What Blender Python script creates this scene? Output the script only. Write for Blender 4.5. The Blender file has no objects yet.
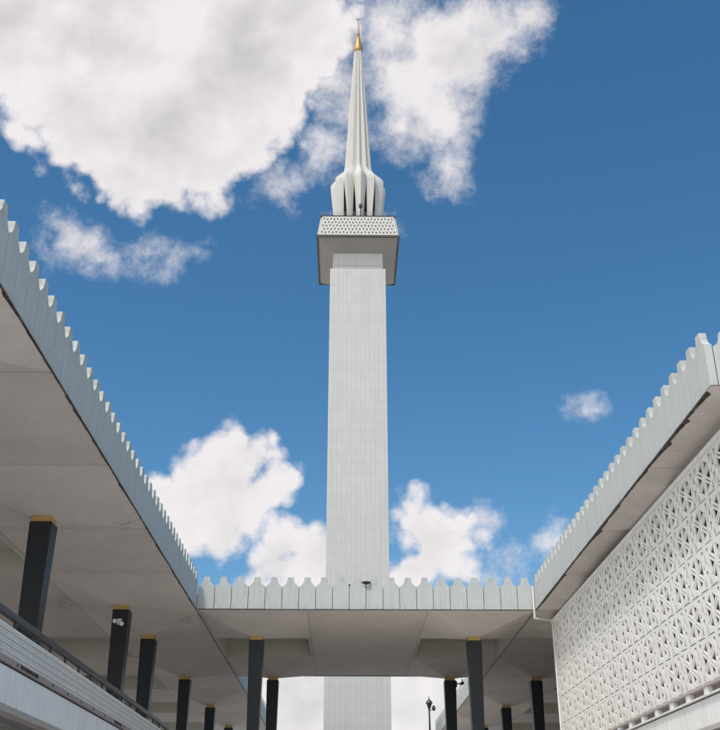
import bpy, bmesh, math, random
from mathutils import Vector, Matrix
random.seed(7)
S = bpy.context.scene
COL = S.collection
PI = math.pi

# ------------------------------------------------------------------ node helpers
def newmat(name):
    m = bpy.data.materials.new(name); m.use_nodes = True
    nt = m.node_tree
    for n in list(nt.nodes): nt.nodes.remove(n)
    out = nt.nodes.new('ShaderNodeOutputMaterial')
    b = nt.nodes.new('ShaderNodeBsdfPrincipled')
    nt.links.new(b.outputs[0], out.inputs[0])
    return m, nt, b
def N(nt, t, **kw):
    n = nt.nodes.new(t)
    for k, v in kw.items(): setattr(n, k, v)
    return n
def L(nt, a, b): nt.links.new(a, b)
def math_(nt, op, a, b=None, c=None, clamp=False):
    n = N(nt, 'ShaderNodeMath', operation=op, use_clamp=clamp)
    for i, v in enumerate((a, b, c)):
        if v is None: continue
        if isinstance(v, (int, float)): n.inputs[i].default_value = v
        else: L(nt, v, n.inputs[i])
    return n.outputs[0]
def ramp(nt, v, a, b, c0=0.0, c1=1.0, smooth=False):
    n = N(nt, 'ShaderNodeMapRange')
    n.interpolation_type = 'SMOOTHSTEP' if smooth else 'LINEAR'
    n.inputs[1].default_value = a; n.inputs[2].default_value = b
    n.inputs[3].default_value = c0; n.inputs[4].default_value = c1
    L(nt, v, n.inputs[0]); return n.outputs[0]
def mixc(nt, f, a, b, mode='MIX'):
    n = N(nt, 'ShaderNodeMix', data_type='RGBA', blend_type=mode)
    for s, v in ((n.inputs[0], f), (n.inputs[6], a), (n.inputs[7], b)):
        if isinstance(v, (int, float)): s.default_value = v
        elif isinstance(v, tuple): s.default_value = (*v, 1) if len(v) == 3 else v
        else: L(nt, v, s)
    return n.outputs[2]
def wpos(nt, scale=(1, 1, 1), loc=(0, 0, 0)):
    g = N(nt, 'ShaderNodeNewGeometry'); mp = N(nt, 'ShaderNodeMapping')
    mp.inputs['Scale'].default_value = scale; mp.inputs['Location'].default_value = loc
    L(nt, g.outputs['Position'], mp.inputs['Vector']); return mp.outputs[0]
def noise(nt, vec, scale, detail=4, rough=.55, dist=0.0):
    n = N(nt, 'ShaderNodeTexNoise')
    n.inputs['Scale'].default_value = scale; n.inputs['Detail'].default_value = detail
    n.inputs['Roughness'].default_value = rough; n.inputs['Distortion'].default_value = dist
    L(nt, vec, n.inputs['Vector']); return n.outputs['Fac']
def bump(nt, b, h, strength=.3, dist=.02):
    n = N(nt, 'ShaderNodeBump'); n.inputs['Strength'].default_value = strength
    n.inputs['Distance'].default_value = dist
    L(nt, h, n.inputs['Height']); L(nt, n.outputs[0], b.inputs['Normal'])

# ------------------------------------------------------------------ materials
def plaster(name, col, streak=.25, mott=.12, rough=.75, dirt=(.22, .21, .18), extra=None, bmp=.15):
    m, nt, b = newmat(name)
    p = wpos(nt)
    n1 = noise(nt, p, .9, 6, .6); n2 = noise(nt, p, 9, 5, .6)
    st = noise(nt, wpos(nt, (7, 7, .5)), 1.4, 5, .65)
    st2 = noise(nt, wpos(nt, (26, 26, .9)), 1.0, 4, .6)
    c = mixc(nt, ramp(nt, n1, .35, .7, 0, mott), col, tuple(x * .62 for x in col))
    c = mixc(nt, ramp(nt, n2, .4, .75, 0, mott), c, tuple(x * .7 for x in col))
    c = mixc(nt, ramp(nt, st, .52, .72, 0, streak), c, dirt)
    c = mixc(nt, ramp(nt, st2, .58, .75, 0, streak * .7), c, dirt)
    if extra: c = extra(nt, c)
    L(nt, c, b.inputs['Base Color'])
    L(nt, ramp(nt, n2, .3, .7, rough - .08, min(1, rough + .1)), b.inputs['Roughness'])
    fine = noise(nt, p, 60, 3, .6)
    bump(nt, b, fine, bmp, .01)
    return m

def ceil_extra(nt, c):
    # water stains and rusty cracks around the joints where the canopies meet
    g = N(nt, 'ShaderNodeNewGeometry')
    crack = noise(nt, wpos(nt, (1.0, 2.3, 1)), 1.6, 6, .6, .8)
    vein = math_(nt, 'ABSOLUTE', math_(nt, 'SUBTRACT', crack, .5))
    vein = ramp(nt, vein, .004, .016, 1, 0)
    for (x, y, z, r) in [(-5.2, 35.6, 7.5, 1.3), (-9.0, 33.8, 7.5, 1.5), (-7.2, 39.3, 7.5, 1.2), (6.3, 36.0, 7.5, 1.2), (-5.2, 24.5, 7.5, .9)]:
        d = N(nt, 'ShaderNodeVectorMath', operation='DISTANCE')
        L(nt, g.outputs['Position'], d.inputs[0]); d.inputs[1].default_value = (x, y, z)
        k = ramp(nt, d.outputs['Value'], r * .3, r, 1, 0)
        c = mixc(nt, math_(nt, 'MULTIPLY', math_(nt, 'MULTIPLY', vein, k), .75), c, (.10, .065, .035))
        halo = ramp(nt, noise(nt, wpos(nt), 3.0, 5, .65), .48, .7, 0, .28)
        c = mixc(nt, math_(nt, 'MULTIPLY', halo, k), c, (.2, .15, .10))
    return c

def top_dirt(nt, c):
    g = N(nt, 'ShaderNodeNewGeometry'); sp = N(nt, 'ShaderNodeSeparateXYZ'); L(nt, g.outputs['Position'], sp.inputs[0])
    hi = ramp(nt, sp.outputs[2], 8.15, 8.6, 0, 1); lo = ramp(nt, sp.outputs[2], 7.75, 7.52, 0, 1)
    n1 = ramp(nt, noise(nt, wpos(nt, (3, 3, 2)), 2.2, 6, .7), .45, .68, 0, .5)
    n2 = ramp(nt, noise(nt, wpos(nt, (11, 11, 1.2)), 1.6, 5, .7), .48, .7, 0, .4)
    c = mixc(nt, math_(nt, 'MULTIPLY', hi, n1), c, (.20, .19, .15))
    return mixc(nt, math_(nt, 'MULTIPLY', lo, n2), c, (.20, .19, .16))
M = {}
M['fascia'] = plaster('painted_fascia', (.47, .50, .495), .30, .15, extra=top_dirt)
M['ceiling'] = plaster('ceiling_plaster', (.70, .645, .61), 0, .30, .8, extra=ceil_extra)
M['soffit2'] = plaster('weathered_shaded_plaster', (.62, .57, .54), 0, .5, .85, extra=ceil_extra)  # dirt mottling; base tone also lowered to stand in for weaker bounce light
M['recess'] = plaster('recess_plaster', (.60, .58, .53), .05, .10, .8)
M['beam'] = plaster('beam_paint', (.84, .85, .85), .30, .10)
M['lattice'] = plaster('precast_lattice', (.80, .80, .77), .22, .18)
M['latshade'] = plaster('lattice_hole_shade', (.11, .105, .10), .1, .1)
M['roof'] = plaster('roof_concrete', (.4, .4, .38), .1, .2)
M['terrazzo'] = plaster('terrace_floor', (.66, .64, .60), 0, .15, .35, bmp=.03)
M['ledge'] = plaster('ledge_stone', (.36, .31, .30), .3, .3)
M['core'] = plaster('parapet_hole_shade', (.24, .23, .22), .1, .1)  # dark tone paints in the shade behind the balcony openings
M['inner'] = plaster('inner_wall', (.66, .64, .60), .15, .12)
M['spire'] = plaster('spire_concrete', (.50, .495, .47), .26, .10)
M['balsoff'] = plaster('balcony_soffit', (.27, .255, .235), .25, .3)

m, nt, b = newmat('dark_stain_shade'); b.inputs['Base Color'].default_value = (.03, .026, .022, 1); b.inputs['Roughness'].default_value = .9
nn = noise(nt, wpos(nt), 5, 5, .7)
L(nt, mixc(nt, ramp(nt, nn, .4, .65), (.02, .018, .016), (.10, .08, .065)), b.inputs['Base Color'])
M['stain_shade'] = m  # near-black for stained joints and for shadow lines painted in

m, nt, b = newmat('black_granite')
nn = noise(nt, wpos(nt), 90, 3, .8); n2 = noise(nt, wpos(nt), 22, 4, .7)
c = mixc(nt, ramp(nt, nn, .52, .66), (.005, .006, .008), (.06, .078, .10))
c = mixc(nt, ramp(nt, n2, .45, .8, 0, .5), c, (.022, .027, .033))
L(nt, c, b.inputs['Base Color'])
L(nt, ramp(nt, n2, .3, .7, .28, .5), b.inputs['Roughness'])
b.inputs['Specular IOR Level'].default_value = .35
M['granite'] = m

m, nt, b = newmat('brass_gold')
nn = noise(nt, wpos(nt), 14, 4, .6)
L(nt, mixc(nt, nn, (.62, .42, .13), (.42, .27, .08)), b.inputs['Base Color'])
b.inputs['Metallic'].default_value = .35; b.inputs['Roughness'].default_value = .45
M['gold'] = m
m, nt, b = newmat('gilded_finial')
nn = noise(nt, wpos(nt), 3, 4, .6)
L(nt, mixc(nt, nn, (.50, .30, .09), (.34, .19, .05)), b.inputs['Base Color'])
b.inputs['Metallic'].default_value = .35; b.inputs['Roughness'].default_value = .4
M['gilt'] = m
m, nt, b = newmat('weathered_gilding')
nn = noise(nt, wpos(nt), 3, 4, .6)
L(nt, mixc(nt, nn, (.40, .28, .14), (.30, .22, .14)), b.inputs['Base Color'])
b.inputs['Metallic'].default_value = .4; b.inputs['Roughness'].default_value = .5
M['gilt2'] = m
m, nt, b = newmat('dark_painted_steel')
nn = noise(nt, wpos(nt), 12, 4, .6)
L(nt, mixc(nt, nn, (.018, .018, .02), (.05, .05, .055)), b.inputs['Base Color'])
b.inputs['Roughness'].default_value = .38
M['steel'] = m
m, nt, b = newmat('white_plastic'); nn = noise(nt, wpos(nt), 20, 3)
L(nt, mixc(nt, nn, (.75, .75, .73), (.6, .6, .58)), b.inputs['Base Color']); b.inputs['Roughness'].default_value = .4
M['white'] = m
m, nt, b = newmat('lens_glass'); b.inputs['Base Color'].default_value = (.75, .78, .8, 1); b.inputs['Roughness'].default_value = .12
nn = noise(nt, wpos(nt), 30, 2); L(nt, ramp(nt, nn, .3, .7, .08, .2), b.inputs['Roughness'])
M['lens'] = m
m, nt, b = newmat('finial_metal'); nn = noise(nt, wpos(nt), 5, 2)
L(nt, mixc(nt, nn, (.42, .42, .40), (.3, .3, .28)), b.inputs['Base Color']); b.inputs['Roughness'].default_value = .4; b.inputs['Metallic'].default_value = .5
M['finial'] = m

# tiles: brick texture on (u, z), u picked from the face direction
def tiles(name, c1, c2, mortar, w, h, mort, grain=.0, off=0.0, rough=.35, bdist=.01, streak=0.2, xoff=0.0):
    m, nt, b = newmat(name)
    g = N(nt, 'ShaderNodeNewGeometry'); sp = N(nt, 'ShaderNodeSeparateXYZ'); L(nt, g.outputs['Position'], sp.inputs[0])
    sn = N(nt, 'ShaderNodeSeparateXYZ'); L(nt, g.outputs['Normal'], sn.inputs[0])
    ax = math_(nt, 'GREATER_THAN', math_(nt, 'ABSOLUTE', sn.outputs[0]), .5)
    u = N(nt, 'ShaderNodeMix', data_type='FLOAT'); L(nt, ax, u.inputs[0]); L(nt, sp.outputs[0], u.inputs[2]); L(nt, sp.outputs[1], u.inputs[3])
    cb = N(nt, 'ShaderNodeCombineXYZ'); L(nt, math_(nt, 'ADD', u.outputs[0], xoff), cb.inputs[0]); L(nt, sp.outputs[2], cb.inputs[1])
    br = N(nt, 'ShaderNodeTexBrick', offset=off, squash=1)
    br.inputs['Color1'].default_value = (*c1, 1); br.inputs['Color2'].default_value = (*c2, 1); br.inputs['Mortar'].default_value = (*mortar, 1)
    br.inputs['Scale'].default_value = 1; br.inputs['Mortar Size'].default_value = mort; br.inputs['Mortar Smooth'].default_value = .3
    br.inputs['Brick Width'].default_value = w; br.inputs['Row Height'].default_value = h; br.inputs['Bias'].default_value = 0
    L(nt, cb.outputs[0], br.inputs['Vector'])
    n1 = noise(nt, wpos(nt), .35, 5, .6); st = noise(nt, wpos(nt, (4, 4, .12)), 1.2, 5, .6)
    c = mixc(nt, ramp(nt, n1, .4, .7, 0, .16), br.outputs[0], tuple(x * .7 for x in c1))
    c = mixc(nt, ramp(nt, st, .5, .75, 0, streak), c, (.34, .34, .31))
    L(nt, c, b.inputs['Base Color']); b.inputs['Roughness'].default_value = rough
    bump(nt, b, br.outputs['Fac'], -.6, bdist)
    return m
M['tower'] = tiles('minaret_mosaic_panels', (.485, .49, .48), (.46, .467, .457), (.405, .41, .40), .353, .84, .02, streak=.22, xoff=1.41)
M['ribs'] = tiles('ribbed_mosaic', (.84, .84, .81), (.72, .72, .70), (.50, .50, .49), .11, .056, .013, off=.5, rough=.6, xoff=0)
M['paving'] = tiles('paving_dummy', (.4, .4, .38), (.36, .35, .33), (.2, .2, .2), 1, 1, .02)

m, nt, b = newmat('ground_paving')
br = N(nt, 'ShaderNodeTexBrick', offset=.5)
for k, v in (('Color1', (.66, .64, .60, 1)), ('Color2', (.60, .58, .55, 1)), ('Mortar', (.2, .19, .18, 1))): br.inputs[k].default_value = v
br.inputs['Scale'].default_value = 1; br.inputs['Mortar Size'].default_value = .01; br.inputs['Brick Width'].default_value = .9; br.inputs['Row Height'].default_value = .6
L(nt, wpos(nt), br.inputs['Vector'])
nn = noise(nt, wpos(nt), .4, 6, .6)
L(nt, mixc(nt, ramp(nt, nn, .4, .7, 0, .3), br.outputs[0], (.3, .29, .27)), b.inputs['Base Color']); b.inputs['Roughness'].default_value = .6
M['ground'] = m

# ------------------------------------------------------------------ mesh helpers
class MB:
    def __init__(s): s.v = []; s.f = []
    def box(s, x0, x1, y0, y1, z0, z1):
        i = len(s.v)
        s.v += [(x, y, z) for z in (z0, z1) for x, y in ((x0, y0), (x1, y0), (x1, y1), (x0, y1))]
        s.f += [tuple(i + k for k in q) for q in ((3, 2, 1, 0), (4, 5, 6, 7), (0, 1, 5, 4), (1, 2, 6, 5), (2, 3, 7, 6), (3, 0, 4, 7))]
    def frustum(s, c0, c1, w0, d0, w1, d1):   # c0 bottom centre, c1 top centre
        i = len(s.v)
        for c, w, d in ((c0, w0, d0), (c1, w1, d1)):
            s.v += [(c[0] + sx * w / 2, c[1] + sy * d / 2, c[2]) for sx, sy in ((-1, -1), (1, -1), (1, 1), (-1, 1))]
        s.f += [tuple(i + k for k in q) for q in ((3, 2, 1, 0), (4, 5, 6, 7), (0, 1, 5, 4), (1, 2, 6, 5), (2, 3, 7, 6), (3, 0, 4, 7))]
    def poly(s, pts):
        i = len(s.v); s.v += [tuple(p) for p in pts]; s.f.append(tuple(range(i, i + len(pts))))
    def prism(s, pts, n):      # closed outline pts (3D), extruded along n
        k = len(pts); i = len(s.v); n = Vector(n)
        s.v += [tuple(p) for p in pts] + [tuple(Vector(p) + n) for p in pts]
        s.f.append(tuple(range(i + k - 1, i - 1, -1))); s.f.append(tuple(range(i + k, i + 2 * k)))
        for a in range(k):
            c = (a + 1) % k; s.f.append((i + a, i + c, i + k + c, i + k + a))
    def tube(s, p0, p1, r0, r1=None, n=12, caps=True):
        r1 = r0 if r1 is None else r1
        p0, p1 = Vector(p0), Vector(p1); d = (p1 - p0).normalized()
        a = d.orthogonal().normalized(); c = d.cross(a); i = len(s.v)
        for p, r in ((p0, r0), (p1, r1)):
            for k in range(n):
                t = 2 * PI * k / n; s.v.append(tuple(p + a * math.cos(t) * r + c * math.sin(t) * r))
        for k in range(n):
            j = (k + 1) % n; s.f.append((i + k, i + j, i + n + j, i + n + k))
        if caps: s.f.append(tuple(range(i + n - 1, i - 1, -1))); s.f.append(tuple(range(i + n, i + 2 * n)))
    def lathe(s, prof, c, n=24):
        i = len(s.v); cx, cy, cz = c
        for r, z in prof:
            for k in range(n):
                t = 2 * PI * k / n; s.v.append((cx + r * math.cos(t), cy + r * math.sin(t), cz + z))
        for a in range(len(prof) - 1):
            for k in range(n):
                j = (k + 1) % n; o = i + a * n
                s.f.append((o + k, o + j, o + n + j, o + n + k))
        s.f.append(tuple(range(i + n - 1, i - 1, -1))); o = i + (len(prof) - 1) * n; s.f.append(tuple(range(o, o + n)))
    def mesh(s, name, mat, bev=0, smooth=False, recalc=True):
        me = bpy.data.meshes.new(name); me.from_pydata(s.v, [], s.f)
        bm = bmesh.new(); bm.from_mesh(me)
        if recalc: bmesh.ops.recalc_face_normals(bm, faces=bm.faces)
        if bev: bmesh.ops.bevel(bm, geom=[e for e in bm.edges if e.calc_face_angle(0) > .5], offset=bev, segments=2, affect='EDGES', profile=.7)
        bm.to_mesh(me); bm.free(); me.materials.append(mat)
        if smooth:
            for p in me.polygons: p.use_smooth = True
        return me
    def build(s, name, mat, parent=None, origin=None, **kw):
        me = s.mesh(name, mat, **kw)
        return link(name, me, parent, origin)
def link(name, me, parent=None, origin=None):
    o = bpy.data.objects.new(name, me); COL.objects.link(o)
    if parent is not None:
        o.parent = parent; o.matrix_parent_inverse = Matrix.Translation(-parent.location)
    return o
def tag(o, label=None, cat=None, group=None, kind=None):
    for k, v in (('label', label), ('category', cat), ('group', group), ('kind', kind)):
        if v: o[k] = v
    return o
def thing(name, loc, label, cat, group=None):
    o = bpy.data.objects.new(name, None); COL.objects.link(o); o.location = loc
    o.empty_display_size = .3
    return tag(o, label, cat, group)
def copy_thing(src, loc, label, group=None):
    r = src.copy(); COL.objects.link(r); r.location = loc; r['label'] = label
    if group: r['group'] = group
    for ch in list(src.children):
        c = ch.copy(); COL.objects.link(c); c.parent = r; c.matrix_parent_inverse = ch.matrix_parent_inverse.copy()
        for g in list(ch.children):
            d = g.copy(); COL.objects.link(d); d.parent = c; d.matrix_parent_inverse = g.matrix_parent_inverse.copy()
    return r

def holed_plate(name, outer, holes, thick, mat, xf):
    """flat plate with holes; outline in (u,v); xf maps (u,v,w) to world"""
    cu = bpy.data.curves.new(name + '_c', 'CURVE'); cu.dimensions = '2D'; cu.fill_mode = 'BOTH'; cu.extrude = thick / 2; cu.resolution_u = 1
    for pts in [outer] + holes:
        sp = cu.splines.new('POLY'); sp.points.add(len(pts) - 1); sp.use_cyclic_u = True
        for i, (u, v) in enumerate(pts): sp.points[i].co = (u, v, 0, 1)
    ob = bpy.data.objects.new(name + '_c', cu); COL.objects.link(ob)
    dg = bpy.context.evaluated_depsgraph_get(); dg.update()
    me = bpy.data.meshes.new_from_object(ob.evaluated_get(dg))
    bpy.data.objects.remove(ob); bpy.data.curves.remove(cu)
    for v in me.vertices: v.co = xf(v.co.x, v.co.y, v.co.z)
    for p in me.polygons: p.use_smooth = False
    me.name = name; me.materials.clear(); me.materials.append(mat)
    bm = bmesh.new(); bm.from_mesh(me); bmesh.ops.remove_doubles(bm, verts=bm.verts, dist=1e-5); bmesh.ops.recalc_face_normals(bm, faces=bm.faces)
    bm.verts.index_update()
    vs_ = [tuple(v.co) for v in bm.verts]; fs_ = [[v.index for v in f.verts] for f in bm.faces]; bm.free()
    bpy.data.meshes.remove(me)
    me = bpy.data.meshes.new(name); me.from_pydata(vs_, [], fs_); me.materials.append(mat)      # rebuilt without the curve's own normals
    return me

# ------------------------------------------------------------------ ground
GZ = -1.6
g = MB(); g.poly([(-3000, -3000, GZ), (3000, -3000, GZ), (3000, 3000, GZ), (-3000, 3000, GZ)])
tag(g.build('ground', M['ground'], recalc=False), kind='structure')

# ------------------------------------------------------------------ canopies
ZS = 7.5
def soffit(th, xs, ys, coffer, mat='ceiling', ext=(0, 0, 0)):
    """cells of folded plate ceiling: dipped pyramid over each column, recesses elsewhere"""
    s = MB(); d = MB(); fills = []
    G = .005
    for i, (xa, xb, xt) in enumerate(xs):
        for j, (ya, yb, yt) in enumerate(ys):
            x0, x1, y0, y1 = xa + G - (ext[0] if i == 0 else 0), xb - G + (ext[1] if i == len(xs) - 1 else 0), ya + G - (ext[2] if j == 0 else 0), yb - G
            if xt == 'c' and yt == 'c':
                cx, cy = (xa + xb) / 2, (ya + yb) / 2; h = .26
                q = [(cx - h, cy - h, 7.04), (cx + h, cy - h, 7.04), (cx + h, cy + h, 7.04), (cx - h, cy + h, 7.04)]
                o = [(x0, y0, ZS), (x1, y0, ZS), (x1, y1, ZS), (x0, y1, ZS)]
                s.poly(q[::-1])
                for k in range(4): s.poly([o[(k + 1) % 4], o[k], q[k], q[(k + 1) % 4]])
                d.box(xa, xb, ya, yb, 7.56, 8.17)
            elif coffer(xt, yt):
                c = MB(); w = .09
                c.box(xa + .004, xa + w, ya + .004, yb - .004, 7.47, 8.15); c.box(xb - w, xb - .004, ya + .004, yb - .004, 7.47, 8.15)
                c.box(xa + w, xb - w, ya + .004, ya + w, 7.47, 8.15); c.box(xa + w, xb - w, yb - w, yb - .004, 7.47, 8.15)
                c.box(xa + .004, xb - .004, ya + .004, yb - .004, 8.152, 8.168)
                c.build('ceiling_recess', M['recess'], th)
            else:
                s.poly([(x0, y0, ZS), (x0, y1, ZS), (x1, y1, ZS), (x1, y0, ZS)])
                d.box(xa, xb, ya, yb, 7.56, 8.17)
    s.build('soffit', M[mat], th, recalc=False)
    d.box(xs[0][0], xs[-1][1], ys[0][0], ys[-1][1], 8.172, 8.26)
    d.build('roof_slab', M['roof'], th)

T = .14
def merlon_mesh(w, up=0.0):
    g = .009; z0 = 7.513; h = w / 2
    half = [(h - g, z0), (h - g, 8.285), (h * .90, 8.297), (h * .76, 8.322), (h * .62, 8.362), (h * .50, 8.405), (h * .42, 8.46), (h * .35, 8.60)]
    half = [half[0]] + [(x, z + up) for x, z in half[1:]]
    pts = half + [(-x, z) for x, z in half[::-1]]
    b = MB(); b.prism([(x, 0, z) for x, z in pts], (0, T, 0))
    return b.mesh('parapet_panel', M['fascia'], bev=.007)
def parapet_row(th, me, p0, direction, n, w, rot):
    """n panels from p0 along direction; rot turns the outward face (local -Y)"""
    for k in range(n):
        o = bpy.data.objects.new('parapet_panel', me); COL.objects.link(o); o.parent = th
        o.matrix_parent_inverse = Matrix.Translation(-th.location)
        p = Vector(p0) + Vector(direction) * w * (k + .5)
        o.location = (p.x, p.y, random.uniform(-.004, .004)); o.rotation_euler = (0, 0, rot + random.uniform(-.006, .006))
def jag_strip(th, p0, p1, inward, wmin, wmax, z=7.482, a0=.004):
    """blackened mortar joint between fascia and ceiling with ragged inner edge"""
    p0, p1, n = Vector(p0), Vector(p1), Vector(inward); Ln = (p1 - p0).length; k = int(Ln / .09)
    b = MB(); prev = None; wv = wmin; big = 0
    for i in range(k + 1):
        if random.random() < .09: big = random.uniform(.3, 1)
        big *= .86
        wv = wmin + (wmax - wmin) * (big + .12 * random.random())
        p = p0 + (p1 - p0) * i / k
        cur = (p + n * a0, p + n * (a0 + wv))
        if prev: b.prism([(q.x, q.y, z) for q in (prev[0], cur[0], cur[1], prev[1])], (0, 0, .012))
        prev = cur
    b.build('stained_joint', M['stain_shade'], th)

YS = [(6.08, 11.25, 'c'), (11.25, 15.95, 'c'), (15.95, 20.6, 'm'), (20.6, 25.3, 'c'), (25.3, 29.85, 'm'), (29.85, 34.65, 'c'), (34.65, 39.45, 'c'),
      (39.45, 43.9, 'm'), (43.9, 48.7, 'c'), (48.7, 53.2, 'm'), (53.2, 58.0, 'c'), (58.0, 62.6, 'm'), (62.6, 67.3, 'c'), (67.3, 72.0, 'm'), (72.0, 76.7, 'c')]
PW = .5725
XL, XR = -5.05, 6.45
XLs = [(-21.4, -17.1, 'm'), (-17.1, -13.2, 'c'), (-13.2, -8.95, 'm'), (-8.95, XL, 'c')]
XRs = [(XR, 10.35, 'c'), (10.35, 14.6, 'm'), (14.6, 18.5, 'c')]

# left canopy
left = thing('roof_canopy', (-13, 40, 7.5), 'long flat grey-white canopy with battlement edge on the left side of the courtyard', 'canopy', 'flat canopies around the courtyard')
soffit(left, [(a + (.15 if a < -21 else 0), b - (.15 if b == XL else 0), t) for a, b, t in XLs], YS, lambda x, y: x == 'm' and y == 'm', ext=(0, .15, 0))
mer = merlon_mesh(PW)
mer_l = merlon_mesh(PW, .09)
parapet_row(left, mer_l, (XL, 34.65, 0), (0, -1, 0), 49, PW, PI / 2)
parapet_row(left, mer_l, (XL, 48.95, 0), (0, 1, 0), 48, PW, PI / 2)
b = MB(); b.box(-21.4, -21.26, 6.1, 76.6, 7.47, 8.3); b.box(-21.24, -5.2, 5.95, 6.07, 7.47, 8.3); b.box(-21.24, -5.2, 76.72, 76.86, 7.47, 8.3)
b.build('fascia_board', M['fascia'], left)
b = MB(); b.box(-5.042, -5.006, 34.8, 48.8, 7.49, 7.55); b.build('joint_filler', M['ceiling'], left)
jag_strip(left, (XL, 6.6, 0), (XL, 34.6, 0), (-1, 0, 0), .02, .07)
jag_strip(left, (XL, 34.7, 0), (XL, 76.5, 0), (-1, 0, 0), .014, .03)

# right canopy
YR = [(16.49, 20.6, 'm')] + YS[3:]
right = thing('roof_canopy', (12, 40, 7.5), 'flat grey-white canopy with battlement edge over the pierced screen on the right', 'canopy', 'flat canopies around the courtyard')
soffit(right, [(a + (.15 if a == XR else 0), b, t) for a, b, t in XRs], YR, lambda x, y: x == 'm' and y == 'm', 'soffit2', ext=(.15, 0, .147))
mer_r = merlon_mesh(PW, .04)
parapet_row(right, mer_r, (XR, 34.65, 0), (0, -1, 0), 32, PW, -PI / 2)
parapet_row(right, mer, (XR, 48.95, 0), (0, 1, 0), 48, PW, -PI / 2)
parapet_row(right, mer, (XR + .15, 16.34, 0), (1, 0, 0), 20, PW, 0)
b = MB(); b.box(18.52, 18.66, 16.5, 76.6, 7.47, 8.3); b.box(6.6, 18.5, 76.72, 76.86, 7.47, 8.3)
b.build('fascia_board', M['fascia'], right)
b = MB(); b.box(6.406, 6.442, 34.8, 48.8, 7.49, 7.55); b.build('joint_filler', M['ceiling'], right)
jag_strip(right, (XR, 16.6, 0), (XR, 34.6, 0), (1, 0, 0), .03, .15)
jag_strip(right, (XR, 34.7, 0), (XR, 76.5, 0), (1, 0, 0), .014, .03)
jag_strip(right, (XR + .2, 16.34, 0), (18, 16.34, 0), (0, 1, 0), .02, .06)

# crossing canopy
YB = [(34.85, 39.6, 'c'), (39.6, 43.9, 'm'), (43.9, 48.75, 'c')]
XB = [(-5.0, -1.32, 'c'), (-1.32, 2.82, 'm'), (2.82, 6.4, 'c')]
bridge = thing('roof_canopy', (.7, 41.8, 7.5), 'grey-white canopy with battlement edge crossing the courtyard in front of the tower', 'canopy', 'flat canopies around the courtyard')
soffit(bridge, XB, YB, lambda x, y: x == 'c' and y == 'm', ext=(0, 0, .15))
wb = (XR - XL - .02) / 20
parapet_row(bridge, merlon_mesh(wb), (XL + .01, 34.7, 0), (1, 0, 0), 20, wb, 0)
b = MB(); b.box(-4.98, 6.38, 48.77, 48.9, 7.47, 8.4); b.build('fascia_board', M['fascia'], bridge)
jag_strip(bridge, (-5, 34.7, 0), (6.4, 34.7, 0), (0, 1, 0), .012, .03)

# ------------------------------------------------------------------ columns
FZ = 2.65
c0 = thing('column', (0, 0, FZ), 'x', 'column')
b = MB(); b.frustum((0, 0, FZ + .04), (0, 0, 6.90), .385, .40, .51, .53); b.build('shaft', M['granite'], c0, bev=.018)
b = MB(); b.frustum((0, 0, 6.90), (0, 0, 7.05), .43, .44, .43, .44); b.build('gold_cap', M['gold'], c0, bev=.006)
b = MB(); b.box(-.24, .24, -.25, .25, FZ + .002, FZ + .04); b.build('base_plate', M['granite'], c0, bev=.006)
for ch in c0.children: ch.matrix_parent_inverse = Matrix.Translation((0, 0, -FZ))
GL, GB, GR = 'columns under the left canopy', 'columns under the crossing canopy', 'columns under the right canopy'
cols = [(-7.0, 22.95, 'largest black column, behind the dark handrail at the left edge of the photo', GL),
        (-7.0, 32.25, 'black column behind the left handrail with a small white twin floodlight near its top', GL),
        (-7.0, 37.05, 'plain black column just right of the one carrying the white floodlight', GL),
        (-7.0, 46.3, 'fourth black column from the left, well beyond the floodlight column', GL),
        (-7.0, 55.65, 'fifth black column from the left, short sliver above the bottom edge', GL),
        (-7.0, 64.95, 'farthest and smallest black column showing under the left canopy', GL),
        (-3.17, 37.2, 'tall grey-black speckled column under the crossing canopy, left of the tower, front one of its pair', GB),
        (-3.17, 46.4, 'thinner black column behind and just right of the tall speckled one, left of the tower', GB),
        (4.61, 37.2, 'tall grey-black speckled column under the crossing canopy, right of the tower', GB),
        (4.61, 46.4, 'black column with a dark camera at its top, nearest the street lamp', GB),
        (8.4, 46.4, 'black column cut off by the left end of the pierced white screen', GR),
        (8.4, 55.6, 'short black column between the tall speckled column and the screen on the right', GR),
        (8.4, 64.95, 'tiny far column peeping out right of the tall speckled column, right of the tower', GR)]
hidL, hidR = 'black column standing out of sight beside or behind the left canopy front row', 'black column hidden behind the pierced screen on the right'
for y in (8.67, 13.6): cols.append((-7.0, y, hidL, GL))
for y in (13.6, 22.95, 32.25, 37.05, 46.3, 55.65, 64.95): cols.append((-15.15, y, hidL, GL))
for y in (22.95, 32.25, 37.05): cols.append((8.4, y, hidR, GR))
for i, (x, y, lab, grp) in enumerate(cols):
    if i == 0: o = c0; o.location = (x, y, FZ); o['label'] = lab; o['group'] = grp
    else: copy_thing(c0, (x, y, FZ), lab, grp)

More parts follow.
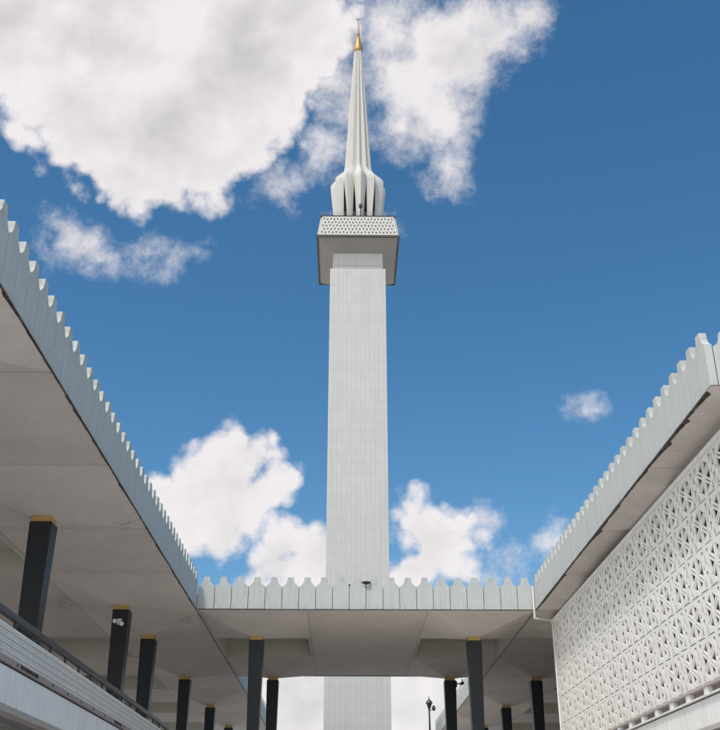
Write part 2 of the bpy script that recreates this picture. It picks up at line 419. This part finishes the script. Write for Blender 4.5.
# ------------------------------------------------------------------ left terrace
XT = -5.5
tl = thing('terrace', (-14, 30, GZ), 'raised terrace on the left with white edge beam and ribbed parapet', 'terrace', 'raised terraces')
b = MB(); b.box(-24, XT - .32, 4, 78, 2.45, FZ); b.build('floor_slab', M['terrazzo'], tl)
b = MB(); b.box(XT - .3, XT, 4, 33.9, 2.2, 2.765); b.build('edge_beam', M['beam'], tl, bev=.012)
b = MB(); b.box(XT - .62, XT - .302, 4, 33.9, 2.12, 2.40)
b.build('beam_lining', M['ledge'], tl)
b = MB(); b.box(XT - .3, XT - .02, 4, 33.9, 2.768, 2.80); b.build('shadow_joint', M['stain_shade'], tl)  # dark strip painted in as the shadow line under the ledge
b = MB(); b.box(XT - .3, XT + .03, 4, 33.9, 2.802, 2.90); b.build('ledge', M['ledge'], tl, bev=.006)
y = 5.0
while y < 33.5:
    b = MB(); b.box(XT + .0305, XT + .036, y, y + .07, 2.83, 2.875); b.build('drain_slot', M['stain_shade'], tl); y += 1.14
for ya, yb in ((17.75, 18.85), (25.5, 26.4)):
    b = MB(); b.box(XT + .0305, XT + .035, ya, yb, 2.825, 2.885); b.build('dark_gap', M['stain_shade'], tl)
b = MB(); z = 2.902; k = 0
while z < 3.33:
    b.box(XT - .14, XT + .01 + .016 * (k % 2) - .003 * k, 4, 33.9, z, z + .0548); z += .056; k += 1
b.build('ribbed_parapet', M['ribs'], tl, bev=.006)
b = MB(); b.box(XT - .15, XT + .015, 4, 33.9, z + .001, z + .03); b.build('coping', M['beam'], tl, bev=.008)
b = MB()
for y in [4.5 + 4.65 * k for k in range(16)]: b.box(-23.5, XT - .64, y, y + .35, 2.0, 2.448)
b.box(-10.2, -9.85, 4, 78, 1.95, 2.0); b.build('floor_beam', M['recess'], tl)
b = MB(); b.box(-12.3, -12.0, 4, 78, GZ + .002, 2.448); b.build('inner_wall', M['inner'], tl)
b = MB()
for y in [6 + 4.65 * k for k in range(15)]: b.box(-7.2, -6.8, y, y + .4, GZ + .002, 1.998)
pm = b.build('pier', M['inner'], tl)
tag(pm, kind=None)

def railing(name, p0, p1, zb, zt, label, n, off=0.0):
    r = thing(name, ((p0[0] + p1[0]) / 2, (p0[1] + p1[1]) / 2, zb), label, 'railing', 'dark metal railings')
    b = MB(); w = .05
    if abs(p1[0] - p0[0]) < .01: b.box(p0[0] - w, p0[0] + w, p0[1], p1[1], zt - .11, zt)
    else: b.box(p0[0], p1[0], p0[1] - w, p0[1] + w, zt - .11, zt)
    b.build('handrail', M['steel'], r, bev=.02)
    dx, dy = p1[0] - p0[0], p1[1] - p0[1]; Ln = math.hypot(dx, dy)
    k = 0
    while off + k * 1.14 < Ln:
        t = (off + k * 1.14) / Ln; x, y = p0[0] + dx * t, p0[1] + dy * t
        b = MB(); b.box(x - .022, x + .022, y - .022, y + .022, zb, zt - .108); b.build('post', M['steel'], r)
        k += 1
    return r
railing('railing', (XT - .06, 4), (XT - .06, 33.9), z + .03, 3.64, 'dark handrail on posts above the ribbed white parapet on the left', 26, off=.87)

# walkway under the crossing canopy
tb = thing('walkway', (.8, 42, GZ), 'raised walkway under the crossing canopy joining both terraces', 'walkway')
b = MB(); b.box(XT - .3, 7.5, 34.0, 49, 2.1, FZ - .003); b.build('floor_slab', M['terrazzo'], tb)
b = MB(); b.box(XT - .3, 7.0, 33.92, 33.998, 2.2, 2.79); b.build('edge_beam', M['beam'], tb)
railing('railing', (XT - .02, 34.1), (7.0, 34.1), FZ, 3.50, 'dark handrail along the walkway under the crossing canopy', 10, off=.5)

# ------------------------------------------------------------------ right terrace and screen
XS = 7.105
tr = thing('terrace', (14, 30, GZ), 'raised terrace on the right with white edge beam below the pierced screen', 'terrace', 'raised terraces')
b = MB(); b.box(XS + .32, 22, 12, 78, 2.42, FZ); b.build('floor_slab', M['terrazzo'], tr)
b = MB(); b.box(XS, XS + .3, 12, 35.3, 2.27, 2.775); b.build('edge_beam', M['beam'], tr, bev=.012)
b = MB(); b.box(XS + .302, XS + .62, 12, 35.3, 2.15, 2.40)
b.build('beam_lining', M['ledge'], tr)
b = MB(); b.box(XS + .03, XS + .3, 12, 35.3, 2.777, 2.803); b.build('shadow_joint', M['stain_shade'], tr)  # dark strip stands in for the shadow below the lower sill
b = MB(); b.box(XS - .06, XS + .3, 12, 35.3, 2.805, 2.83); b.build('lower_sill', M['beam'], tr)
b = MB(); b.box(XS + .06, XS + .3, 12, 35.3, 2.831, 2.964); b.build('sill_recess', M['ledge'], tr)
y = 12.3
while y < 35.2:
    b = MB(); b.box(XS - .05, XS + .058, y, y + .24, 2.8315, 2.9635); b.build('sill_block', M['beam'], tr, bev=.006); y += 1.17
b = MB(); b.box(XS - .07, XS + .3, 12, 35.3, 2.965, 3.015)
b.build('upper_sill', plaster('sill_stone', (.50, .45, .43), .25, .2), tr, bev=.006)
b = MB()
for y in [13 + 4.65 * k for k in range(14)]: b.box(XS + .64, 21.5, y, y + .35, 2.0, 2.418)
b.build('floor_beam', M['recess'], tr)
b = MB(); b.box(13.0, 13.3, 12, 78, GZ + .002, 2.418); b.build('inner_wall', M['inner'], tr)
b = MB(); b.box(14.2, 14.45, 16.6, 76, FZ + .002, 7.4); b.build('back_wall', M['inner'], tr)

scr = thing('pierced_screen', (XS, 26, 3.02), 'large white precast screen pierced with rows of triangular star openings on the right', 'screen')
Y0, Y1 = 16.62, 35.2
PT = .83; CW = 1.17
def rot2(p, a): return (p[0] * math.cos(a) - p[1] * math.sin(a), p[0] * math.sin(a) + p[1] * math.cos(a))
def cell_holes():
    hs = []
    for k in range(6):
        a = k * PI / 3
        if k in (0, 3): tri = [(.12, 0), (.355, .13), (.355, -.13)]
        else: tri = [(.11, 0), (.325, .11), (.325, -.11)]
        hs.append([rot2(p, a) for p in tri])
        a2 = a + PI / 6; r0, r1, w = .09, .40, .016
        if k in (1, 4): r1 = .35
        hs.append([rot2(p, a2) for p in ((r0, -w), (r1, -w), (r1, w), (r0, w))])
    for sy in (-1, 1):
        hs.append([(.585, sy * .345), (.525, sy * .07), (.645, sy * .07)])
        for sx in (-1, 1):
            hs.append([(sx * .50, sy * .355), (sx * .37, sy * .355), (sx * .455, sy * .17)])
    for sx in (-1, 1): hs.append([(sx * .485, .08), (sx * .41, .0), (sx * .485, -.08)])
    return hs
CH = cell_holes()
for r in range(5):
    zt = 7.17 - PT * r; zc = zt - PT / 2
    off = 20.29 if r % 2 == 0 else 20.29 - CW / 2
    holes = []; kk = -5
    while off + kk * CW < Y1 + 1:
        yc = off + kk * CW; kk += 1
        for h in CH:
            q = [(yc + u, v) for u, v in h]
            if min(p[0] for p in q) > Y0 + .05 and max(p[0] for p in q) < Y1 - .05 and max(abs(p[1]) for p in q) < PT / 2 - .052: holes.append(q)
        for s in (-.29, .29):                # joint slots between the rows
            q = [(yc + s - .2, -PT / 2 + .010), (yc + s + .2, -PT / 2 + .010), (yc + s + .2, -PT / 2 + .036), (yc + s - .2, -PT / 2 + .036)]
            if q[0][0] > Y0 + .05 and q[1][0] < Y1 - .05: holes.append(q)
    outer = [(Y0, -PT / 2 + .003), (Y1, -PT / 2 + .003), (Y1, PT / 2 - .003), (Y0, PT / 2 - .003)]
    dz = .004 * (r % 2)
    me = holed_plate('lattice_row', outer, holes, .034, M['lattice'], lambda u, v, w, zc=zc, dz=dz: Vector((XS + .017 + dz - w, u, zc + v)))
    link('lattice_row', me, scr)
b = MB(); b.box(XS + .22, XS + .26, Y0, Y1, 3.02, 7.27); b.build('shade_backing', M['latshade'], scr)  # backing added behind the openings, coloured dark to stand for their shade
b = MB(); b.box(XS - .05, XS + .215, Y0 - .05, Y1 + .09, 7.172, 7.262); b.build('top_rail', M['beam'], scr, bev=.015)
b = MB(); b.box(XS - .02, XS + .26, Y1 + .002, Y1 + .10, 3.02, 7.17); b.build('side_frame', M['beam'], scr, bev=.01)
b = MB(); b.box(XS - .02, XS + .26, Y0 - .1, Y0 - .002, 3.02, 7.17); b.build('side_frame', M['beam'], scr, bev=.01)

# white conduit at the inner corner
b = MB(); zc = 7.20
b.tube((6.40, 34.62, 8.30), (6.40, 34.62, zc), .033); b.tube((6.40, 34.62, zc), (6.98, 34.9, zc), .033); b.tube((6.98, 34.9, zc), (XS - .02, 34.9, zc), .033)
o = b.build('drain_pipe', M['white']); tag(o, 'thin white pipe running down the inner corner beside the pierced screen', 'pipe')

# ------------------------------------------------------------------ minaret
TX, TY = .83, 73.5
tw = thing('minaret', (TX, TY, GZ), 'tall square white minaret with balcony and folded umbrella spire', 'tower')
def rect(x0, x1, y0, y1, z0, z1): b = MB(); b.box(x0, x1, y0, y1, z0, z1); return b
b = rect(TX - 2.24, TX + 2.24, 70.75, 76.25, GZ + .002, 42.7); b.build('shaft', M['tower'], tw, bev=.04)
b = rect(TX - 2.02, TX + 2.02, 70.95, 76.05, 42.702, 44.3); b.build('shaft_neck', M['tower'], tw, bev=.03)
b = rect(TX - 2.06, TX + 2.06, 70.91, 76.09, 43.1, 43.18); b.build('neck_band', M['tower'], tw)
HB = 3.27; HD = 3.80
fr = MB()
ob = [(TX - HB, TY - HD, 45.1), (TX + HB, TY - HD, 45.1), (TX + HB, TY + HD, 45.1), (TX - HB, TY + HD, 45.1)]
ib = [(TX - 2.03, TY - 2.56, 44.25), (TX + 2.03, TY - 2.56, 44.25), (TX + 2.03, TY + 2.56, 44.25), (TX - 2.03, TY + 2.56, 44.25)]
for k in range(4): fr.poly([ob[(k + 1) % 4], ob[k], ib[k], ib[(k + 1) % 4]])
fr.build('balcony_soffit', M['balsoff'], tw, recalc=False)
b = MB(); e = .09
b.box(TX - HB - e, TX + HB + e, TY - HD - e, TY - HD, 45.0, 45.19); b.box(TX - HB - e, TX + HB + e, TY + HD, TY + HD + e, 45.0, 45.19)
b.box(TX - HB - e, TX - HB, TY - HD + .001, TY + HD - .001, 45.0, 45.19); b.box(TX + HB, TX + HB + e, TY - HD + .001, TY + HD - .001, 45.0, 45.19)
b.build('rim', M['steel'], tw)
b = rect(TX - HB + .1, TX + HB - .1, TY - HD + .1, TY + HD - .1, 45.2, 45.3); b.build('balcony_floor', M['roof'], tw)
HT, HTD = 3.0, 3.53; ZA, ZB_ = 45.2, 47.15
def side(p0, p1, q0, q1, name):
    """lattice panel between bottom edge p0-p1 and top edge q0-q1"""
    p0, p1, q0, q1 = map(Vector, (p0, p1, q0, q1))
    nrm = (p1 - p0).cross(q0 - p0).normalized()
    def xf(u, v, w):
        a = p0.lerp(p1, u); c = q0.lerp(q1, u); return a.lerp(c, v) + nrm * w
    holes = []; n = 21
    for r in range(5):
        for k in range(n if r % 2 == 0 else n - 1):
            uc = (k + 1) / (n + 1) + (0 if r % 2 == 0 else .5 / (n + 1)); vc = .14 + .18 * r
            hu, hv = .0140, .062
            holes.append([(uc, vc + hv), (uc - hu, vc - hv * .8), (uc + hu, vc - hv * .8)] if (r + k) % 2 else [(uc, vc - hv), (uc + hu, vc + hv * .8), (uc - hu, vc + hv * .8)])
    me = holed_plate(name, [(0.012, 0), (.988, 0), (.988, 1), (0.012, 1)], holes, .10, M['spire'], xf)
    o = link(name, me, tw)
    b = MB(); t = -nrm * .3 * (1 if nrm.dot(Vector((TX, TY, nrm.z)) - p0) < 0 else -1)
    return o
A = [(TX - HB, TY - HD, ZA), (TX + HB, TY - HD, ZA), (TX + HB, TY + HD, ZA), (TX - HB, TY + HD, ZA)]
Bt = [(TX - HT, TY - HTD, ZB_), (TX + HT, TY - HTD, ZB_), (TX + HT, TY + HTD, ZB_), (TX - HT, TY + HTD, ZB_)]
for k in range(4): side(A[k], A[(k + 1) % 4], Bt[k], Bt[(k + 1) % 4], 'pierced_parapet')
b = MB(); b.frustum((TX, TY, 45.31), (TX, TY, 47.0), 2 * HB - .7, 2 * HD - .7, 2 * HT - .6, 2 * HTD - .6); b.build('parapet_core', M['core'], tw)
b = rect(TX - HT - .07, TX + HT + .07, TY - HTD - .07, TY + HTD + .07, 47.16, 47.26); b.build('cap_slab', M['steel'], tw)
b = MB()
for zz in (47.45, 47.62):
    for (x0, y0, x1, y1) in ((-HT, -HTD, HT, -HTD), (-HT, HTD, HT, HTD), (-HT, -HTD, -HT, HTD), (HT, -HTD, HT, HTD)): b.tube((TX + x0, TY + y0, zz), (TX + x1, TY + y1, zz), .014, n=6)
for k in range(9):
    t = -1 + 2 * k / 8
    for (x, y) in ((t * HT, -HTD), (t * HT, HTD), (-HT, t * HTD), (HT, t * HTD)): b.tube((TX + x, TY + y, 47.26), (TX + x, TY + y, 47.62), .014, n=6)
b.build('balcony_rail', M['finial'], tw)

# folded umbrella spire
SX, SY = .87, 73.5
NP = 12; A0 = -PI / 2 + math.radians(5)
def P(r, a, zz): return (SX + r * math.cos(a), SY + r * math.sin(a), zz)
lev = [(47.3, 1.94, 1.62, 8.0), (48.8, 2.06, 1.70, 9.0), (50.2, 2.20, 1.78, 11.2), (51.4, 2.32, 1.86, 13.4), (52.3, 2.40, 1.90, 14.98), (52.6, 2.38, 1.86, 14.98), (52.95, 2.12, 1.64, 14.98), (53.35, 1.76, 1.37, 14.98), (53.7, 1.46, 1.15, 14.98), (54.1, 1.26, 1.0, 14.98)]
for k in range(NP):
    a = A0 + 2 * PI * k / NP; b = MB(); i0 = 0
    for (zz, rr, rv, hw) in lev:
        h = math.radians(hw)
        ang = [(-h, rv), (-h * .5, (rv + rr) / 2 + .015), (0, rr), (h * .5, (rv + rr) / 2 + .015), (h, rv)]
        b.v += [P(r, a + t, zz) for t, r in ang]
    for j in range(len(lev) - 1):
        for q in range(4):
            o = j * 5 + q; b.f.append((o, o + 1, o + 6, o + 5))
    ob_ = b.build('umbrella_fold', M['spire'], tw)
    sm = ob_.modifiers.new('thickness', 'SOLIDIFY'); sm.thickness = .07; sm.offset = -1
b = MB(); b.lathe([(1.35, 47.27), (1.45, 50.6), (1.2, 52.8), (.8, 53.9)], (SX, SY, 0), 24); b.build('spire_core', M['stain_shade'], tw)
b = MB(); lv = [(54.05, 1.27, 1.01), (54.8, 1.17, .90), (58, .98, .74), (62, .74, .55), (66, .50, .38), (68.2, .37, .29)]
for (zz, rr, rv) in lv:
    for k in range(NP):
        a = A0 + 2 * PI * k / NP
        b.v.append(P(rr, a, zz)); b.v.append(P(rv, a + PI / NP, zz))
n2 = 2 * NP
for j in range(len(lv) - 1):
    for k in range(n2):
        kk = (k + 1) % n2; b.f.append((j * n2 + k, j * n2 + kk, (j + 1) * n2 + kk, (j + 1) * n2 + k))
b.f.append(tuple(range((len(lv) - 1) * n2, len(lv) * n2)))
b.build('spire_cone', M['spire'], tw)
b = MB(); b.lathe([(.38, 68.0), (.42, 68.15), (.39, 68.6), (.30, 69.0), (.22, 69.4), (.15, 69.9)], (SX, SY, 0), 20)
b.build('gilded_collar', M['gilt'], tw, smooth=True)
b = MB(); b.lathe([(.15, 69.9), (.12, 70.4), (.07, 71.2), (.04, 72.0)], (SX, SY, 0), 14); b.build('finial_rod', M['gilt2'], tw, smooth=True)
b = MB(); pr = None
for k in range(15):
    t = math.radians(200 + 140 * 1.0 * k / 14 + 0); w = .02 + .055 * math.sin(PI * k / 14)
    c = (SX + .30 * math.cos(t), SY, 72.32 + .26 * math.sin(t))
    if pr: b.tube(pr[0], c, pr[1], w, n=8)
    pr = (c, w)
b.lathe([(.02, 72.1), (.07, 72.2), (.07, 72.26), (.02, 72.36)], (SX, SY, 0), 10)
b.build('crescent', M['finial'], tw)

# fitting on the minaret balcony
b = MB(); b.tube((1.03, 69.9, 47.27), (1.03, 69.9, 48.0), .04, n=8); b.lathe([(.05, 47.95), (.13, 48.03), (.16, 48.18), (.13, 48.34), (.05, 48.42)], (1.03, 69.9, 0), 14)
tag(b.build('beacon_lamp', M['steel']), 'small round dark fitting on a stem at the middle of the minaret balcony', 'lamp')

# ------------------------------------------------------------------ small fittings
fl = thing('floodlight', (-7.0, 31.97, 6.45), 'small white twin-headed floodlight fixed near the top of a black column', 'floodlight')
b = MB(); b.box(-7.07, -6.93, 31.93, 31.975, 6.42, 6.60); b.tube((-7.0, 31.93, 6.5), (-7.0, 31.82, 6.48), .02, n=8); b.tube((-7.1, 31.82, 6.48), (-6.86, 31.82, 6.44), .018, n=8); b.build('bracket', M['white'], fl, bev=.004)
for dx, dz in ((-.10, .02), (.12, -.06)):
    b = MB(); b.tube((-7.0 + dx, 31.86, 6.50 + dz), (-7.0 + dx, 31.74, 6.465 + dz), .04, .068, n=16); hd = b.build('lamp_head', M['white'], fl)
    b = MB(); b.tube((-7.0 + dx, 31.7395, 6.465 + dz), (-7.0 + dx, 31.728, 6.463 + dz), .058, .052, n=16); b.build('lens', M['lens'], hd)
cc = thing('security_camera', (4.86, 46.2, 6.7), 'small dark security camera on an arm beside the top of a black column', 'camera')
b = MB(); b.box(4.862, 4.90, 46.1, 46.3, 6.62, 6.86); b.tube((4.89, 46.2, 6.74), (5.12, 46.12, 6.80), .025, n=8); b.tube((5.12, 46.12, 6.80), (5.14, 46.1, 6.95), .025, n=8); b.build('arm', M['steel'], cc)
b = MB(); b.tube((5.04, 45.97, 6.71), (5.17, 46.17, 6.79), .06, .06, n=14); hs = b.build('housing', M['steel'], cc)
b = MB(); b.tube((5.03, 45.955, 6.704), (5.038, 45.967, 6.709), .04, n=12); b.build('lens', M['lens'], hs)
sl = thing('dish_lamp', (.705, 34.98, 8.26), 'shallow dark bowl-shaped lamp on top of the crossing canopy before the tower', 'lamp')
b = MB(); b.tube((.705, 34.98, 8.262), (.705, 34.98, 8.37), .025, n=10); b.build('stem', M['steel'], sl)
b = MB(); b.lathe([(.04, 8.355), (.08, 8.365), (.155, 8.415), (.165, 8.43), (.05, 8.44)], (.705, 34.70, 0), 20); b.tube((.705, 34.72, 8.40), (.705, 34.98, 8.37), .02, n=8); b.build('bowl', M['steel'], sl)
b = MB(); b.tube((.13, 34.98, 8.262), (.13, 34.98, 8.40), .018, n=10); b.lathe([(.015, 8.37), (.035, 8.385), (.035, 8.41), (.015, 8.425)], (.13, 34.98, 0), 12)
tag(b.build('lightning_rod', M['steel']), 'tiny dark knob on a stem on the crossing canopy, left of the bowl lamp', 'fitting')

lp = thing('street_lamp', (4.75, 60, GZ), 'slim black street lamp with a lantern, standing beyond the crossing canopy', 'street lamp')
b = MB(); b.lathe([(.16, GZ + .002), (.15, GZ + .5), (.08, GZ + .7), (.065, 5.2), (.045, 7.3), (.07, 7.34), (.03, 7.4)], (4.75, 60, 0), 14); b.build('pole', M['steel'], lp)
b = MB(); b.lathe([(.06, 7.4), (.15, 7.68), (.17, 7.7)], (4.75, 60, 0), 6); ln = b.build('lantern', M['steel'], lp)
b = MB(); b.lathe([(.20, 7.70), (.20, 7.73), (.10, 7.88), (.03, 7.95), (.02, 8.07)], (4.75, 60, 0), 12); b.build('lantern_roof', M['steel'], lp)
b = MB(); b.tube((4.75, 60, 7.3), (4.98, 60, 7.42), .02, n=8); b.lathe([(.03, 7.3), (.10, 7.38), (.10, 7.5), (.04, 7.6)], (5.0, 60, 0), 10); b.build('side_arm', M['steel'], lp)

# ------------------------------------------------------------------ world
W = bpy.data.worlds.new('World'); S.world = W; W.use_nodes = True
nt = W.node_tree
for n in list(nt.nodes): nt.nodes.remove(n)
EL, AZ = math.radians(56), math.radians(212)       # sun: elevation, compass angle from +Y clockwise
out = N(nt, 'ShaderNodeOutputWorld'); bg = N(nt, 'ShaderNodeBackground'); L(nt, bg.outputs[0], out.inputs[0])
bg.inputs['Strength'].default_value = .082
sky = N(nt, 'ShaderNodeTexSky', sky_type='NISHITA', sun_disc=False, sun_elevation=EL, sun_rotation=AZ)
sky.altitude = 50; sky.air_density = 1.0; sky.dust_density = .6; sky.ozone_density = 2.2
tc = N(nt, 'ShaderNodeTexCoord'); D = tc.outputs['Generated']
hs = N(nt, 'ShaderNodeHueSaturation'); hs.inputs['Hue'].default_value = .492; hs.inputs['Saturation'].default_value = 1.27; hs.inputs['Value'].default_value = 1.16
L(nt, sky.outputs[0], hs.inputs['Color'])
BL = [(-23.3, 42.8, 5.1), (-16.4, 42.1, 5.6), (-8.6, 42.5, 5.6), (-12.7, 38.2, 4.5), (-17.2, 37.3, 3.1), (-14.6, 35.3, 2.1), (-10.1, 36.3, 2.4), (-3.7, 44.3, 4.0), (-7.6, 38.9, 3.2),
      (-17.9, 38.8, 3.8), (-15.6, 36.6, 2.4),
      (-7.4, 19.9, 2.3), (-8.2, 18.2, 2.8), (-5.9, 18.0, 2.6), (-4.4, 18.6, 1.6), (-10.2, 17.3, 2.2), (-9.2, 16.0, 1.9), (-6.7, 16.1, 1.9), (-3.8, 14.8, 2.3), (-1.5, 14.8, 2.1), (-4.8, 13.4, 1.6),
      (4.6, 16.9, 2.1), (5.4, 15.3, 2.6), (3.7, 14.3, 2.3), (7.2, 14.2, 1.8), (-2.4, 7.5, 4.0), (1.9, 8.0, 3.8), (5.1, 7.2, 3.2), (-5.0, 4.5, 4.7), (7.1, 4.5, 4.7), (11.5, 7.4, 3.1), (-10.1, 4.4, 5.1)]
WL = [(4.4, 41.3, 3.2), (6.7, 42.6, 3.2), (5.6, 39.4, 2.6), (10.4, 43.8, 2.4), (13.0, 44.2, 1.7), (8.6, 41.6, 2.0), (7.4, 39.0, 2.0), (6.8, 36.3, 1.6), (3.2, 39.0, 2.2), (2.3, 44.4, 2.6), (-1.3, 37.6, 1.5), (-4.4, 35.4, 1.6), (-1.0, 41.6, 2.2), (0.1, 40.2, 1.8),
      (-17.4, 31.1, 1.25), (-16.0, 31.0, 1.2), (-18.6, 31.5, .8), (-12.9, 31.3, 1.1), (-11.2, 31.4, .9), (-9.8, 31.8, .6), (7.6, 16.8, 1.3), (4.6, 18.1, 1.3), (9.6, 14.3, 1.3), (11.5, 15.4, .9), (8.7, 13.6, 1.3),
      (14.1, 22.7, .8), (15.2, 22.4, .6), (13.3, 23.0, .5), (3.0, 33.8, .7)]
def noisev(scale, detail, rough, offs):
    mp = N(nt, 'ShaderNodeMapping'); mp.inputs['Location'].default_value = offs; L(nt, D, mp.inputs[0])
    n = N(nt, 'ShaderNodeTexNoise'); n.inputs['Scale'].default_value = scale; n.inputs['Detail'].default_value = detail; n.inputs['Roughness'].default_value = rough
    L(nt, mp.outputs[0], n.inputs['Vector']); return n
nw = noisev(7, 5, .6, (3, 1, 2))
sv = N(nt, 'ShaderNodeVectorMath', operation='SUBTRACT'); L(nt, nw.outputs['Color'], sv.inputs[0]); sv.inputs[1].default_value = (.5, .5, .5)
sc = N(nt, 'ShaderNodeVectorMath', operation='SCALE'); L(nt, sv.outputs[0], sc.inputs[0]); sc.inputs[3].default_value = .05
ad = N(nt, 'ShaderNodeVectorMath', operation='ADD'); L(nt, D, ad.inputs[0]); L(nt, sc.outputs[0], ad.inputs[1])
def field(vec, lst):
    cur = None
    for az, el, r in lst:
        a, e = math.radians(az), math.radians(el)
        d = N(nt, 'ShaderNodeVectorMath', operation='DISTANCE'); L(nt, vec, d.inputs[0])
        d.inputs[1].default_value = (math.sin(a) * math.cos(e), math.cos(a) * math.cos(e), math.sin(e))
        f = math_(nt, 'SUBTRACT', math.radians(r), d.outputs['Value'])
        cur = f if cur is None else math_(nt, 'SMOOTH_MAX', cur, f, .012)
    return cur
def clampf(v, lo, hi): return math_(nt, 'MAXIMUM', math_(nt, 'MINIMUM', v, hi), lo)
fb = noisev(13, 9, .62, (0, 5, 0)).outputs['Fac']
fb2 = noisev(4.5, 5, .55, (9, 0, 4)).outputs['Fac']
fb3 = noisev(24, 8, .68, (1, 2, 8)).outputs['Fac']
# unseen clouds added outside the view to raise the fill light
fwd = N(nt, 'ShaderNodeVectorMath', operation='DISTANCE'); L(nt, D, fwd.inputs[0]); fwd.inputs[1].default_value = (.013, .90, .434)
sx_ = N(nt, 'ShaderNodeSeparateXYZ'); L(nt, D, sx_.inputs[0])
away = ramp(nt, fwd.outputs['Value'], .52, .85, -9.0, 0.0)
away = math_(nt, 'ADD', away, ramp(nt, sx_.outputs[0], .2, .5, 0.0, -5.0))      # added clouds held back on the right, keeping that fill blue
big = math_(nt, 'ADD', math_(nt, 'MULTIPLY', math_(nt, 'SUBTRACT', fb2, .38), 12), away)
def vor(scale, offs, vec):
    mp = N(nt, 'ShaderNodeMapping'); mp.inputs['Location'].default_value = offs; L(nt, vec, mp.inputs[0])
    n = N(nt, 'ShaderNodeTexVoronoi', feature='F1'); n.inputs['Scale'].default_value = scale
    L(nt, mp.outputs[0], n.inputs['Vector']); return n.outputs['Distance']
v1 = vor(24, (0, 0, 0), ad.outputs[0]); v2 = vor(60, (3, 1, 0), ad.outputs[0])
puff = math_(nt, 'SUBTRACT', .80, math_(nt, 'ADD', math_(nt, 'MULTIPLY', v1, .9), math_(nt, 'MULTIPLY', v2, .45)))
F1 = clampf(math_(nt, 'DIVIDE', field(ad.outputs[0], BL), .035), -2.0, 2.0)
F1 = math_(nt, 'MAXIMUM', F1, clampf(big, -2.0, 2.0))
tot = math_(nt, 'ADD', math_(nt, 'ADD', F1, math_(nt, 'MULTIPLY', puff, 1.1)), math_(nt, 'MULTIPLY', math_(nt, 'SUBTRACT', fb, .5), 2.3))
mask = ramp(nt, tot, -.10, .55, 0, 1, smooth=True)
F2 = clampf(math_(nt, 'DIVIDE', field(ad.outputs[0], WL), .026), -2.0, 1.5)
tw_ = math_(nt, 'ADD', F2, math_(nt, 'MULTIPLY', math_(nt, 'SUBTRACT', math_(nt, 'ADD', math_(nt, 'MULTIPLY', fb3, .55), math_(nt, 'MULTIPLY', fb, .45)), .5), 5.5))
mask2 = math_(nt, 'MULTIPLY', ramp(nt, tw_, -.25, 1.5, 0, 1, smooth=True), .97)
mask = math_(nt, 'MAXIMUM', mask, mask2)
# lumpy light and dark modelling of the cloud bodies, brighter at the rims
lump = noisev(8, 6, .56, (2, 7, 1)).outputs['Fac']
shade = math_(nt, 'ADD', math_(nt, 'MULTIPLY', ramp(nt, lump, .38, .62, 0, 1), .6), math_(nt, 'MULTIPLY', ramp(nt, fb2, .38, .58, 0, 1), .4))
thick = ramp(nt, math_(nt, 'MAXIMUM', tot, tw_), .4, 2.4, 0, 1)
shade = math_(nt, 'SUBTRACT', 1.0, math_(nt, 'MULTIPLY', math_(nt, 'SUBTRACT', 1.0, shade), thick))
# billows: the same density sampled a little towards the sun tells the lit from the shaded side
def billow(scale, det, k, o):
    a_ = noisev(scale, det, .55, (0, 5, 0)).outputs['Fac']; b_ = noisev(scale, det, .55, (-.5 * o * scale, 5, .8 * o * scale)).outputs['Fac']
    return math_(nt, 'MULTIPLY', math_(nt, 'SUBTRACT', a_, b_), k)
bil = math_(nt, 'ADD', billow(13, 5, 2.2, .0016), billow(6, 4, 1.6, .004))
shade = math_(nt, 'ADD', shade, math_(nt, 'MULTIPLY', bil, .85), clamp=False)
shade = math_(nt, 'ADD', shade, math_(nt, 'MULTIPLY', math_(nt, 'SUBTRACT', puff, .2), .35))
shade = clampf(shade, 0.0, 1.15)
cc_ = mixc(nt, shade, (5.3, 5.1, 5.15), (8.1, 7.75, 7.8))
cc_ = mixc(nt, ramp(nt, fwd.outputs['Value'], .6, 1.0), cc_, (13.5, 13.0, 12.6))      # added unseen clouds brightened for more fill light
fin = mixc(nt, math_(nt, 'MULTIPLY', mask, .97), hs.outputs[0], cc_)
L(nt, fin, bg.inputs['Color'])

sd = bpy.data.lights.new('sun', 'SUN'); sd.energy = 1.85; sd.angle = math.radians(9); sd.color = (1, .965, .91)
so = bpy.data.objects.new('sun', sd); COL.objects.link(so)
dirv = Vector((math.sin(AZ) * math.cos(EL), math.cos(AZ) * math.cos(EL), math.sin(EL)))
so.rotation_euler = dirv.to_track_quat('Z', 'Y').to_euler(); so.location = dirv * 60

# ------------------------------------------------------------------ camera
cd = bpy.data.cameras.new('camera'); co = bpy.data.objects.new('camera', cd); COL.objects.link(co); S.camera = co
cd.sensor_fit = 'VERTICAL'; cd.sensor_height = 36; cd.lens = 1018 / 730 * 36; cd.clip_end = 8000; cd.clip_start = .1
co.rotation_euler = (math.radians(90 + 25.7), 0, -math.radians(.81))

S.render.engine = 'CYCLES'; S.cycles.max_bounces = 8; S.cycles.diffuse_bounces = 6
vs = S.view_settings; vs.view_transform = 'Standard'; vs.look = 'None'; vs.gamma = 1; vs.exposure = 0.45; vs.use_curve_mapping = False
S.render.resolution_x = 1010; S.render.resolution_y = 1024
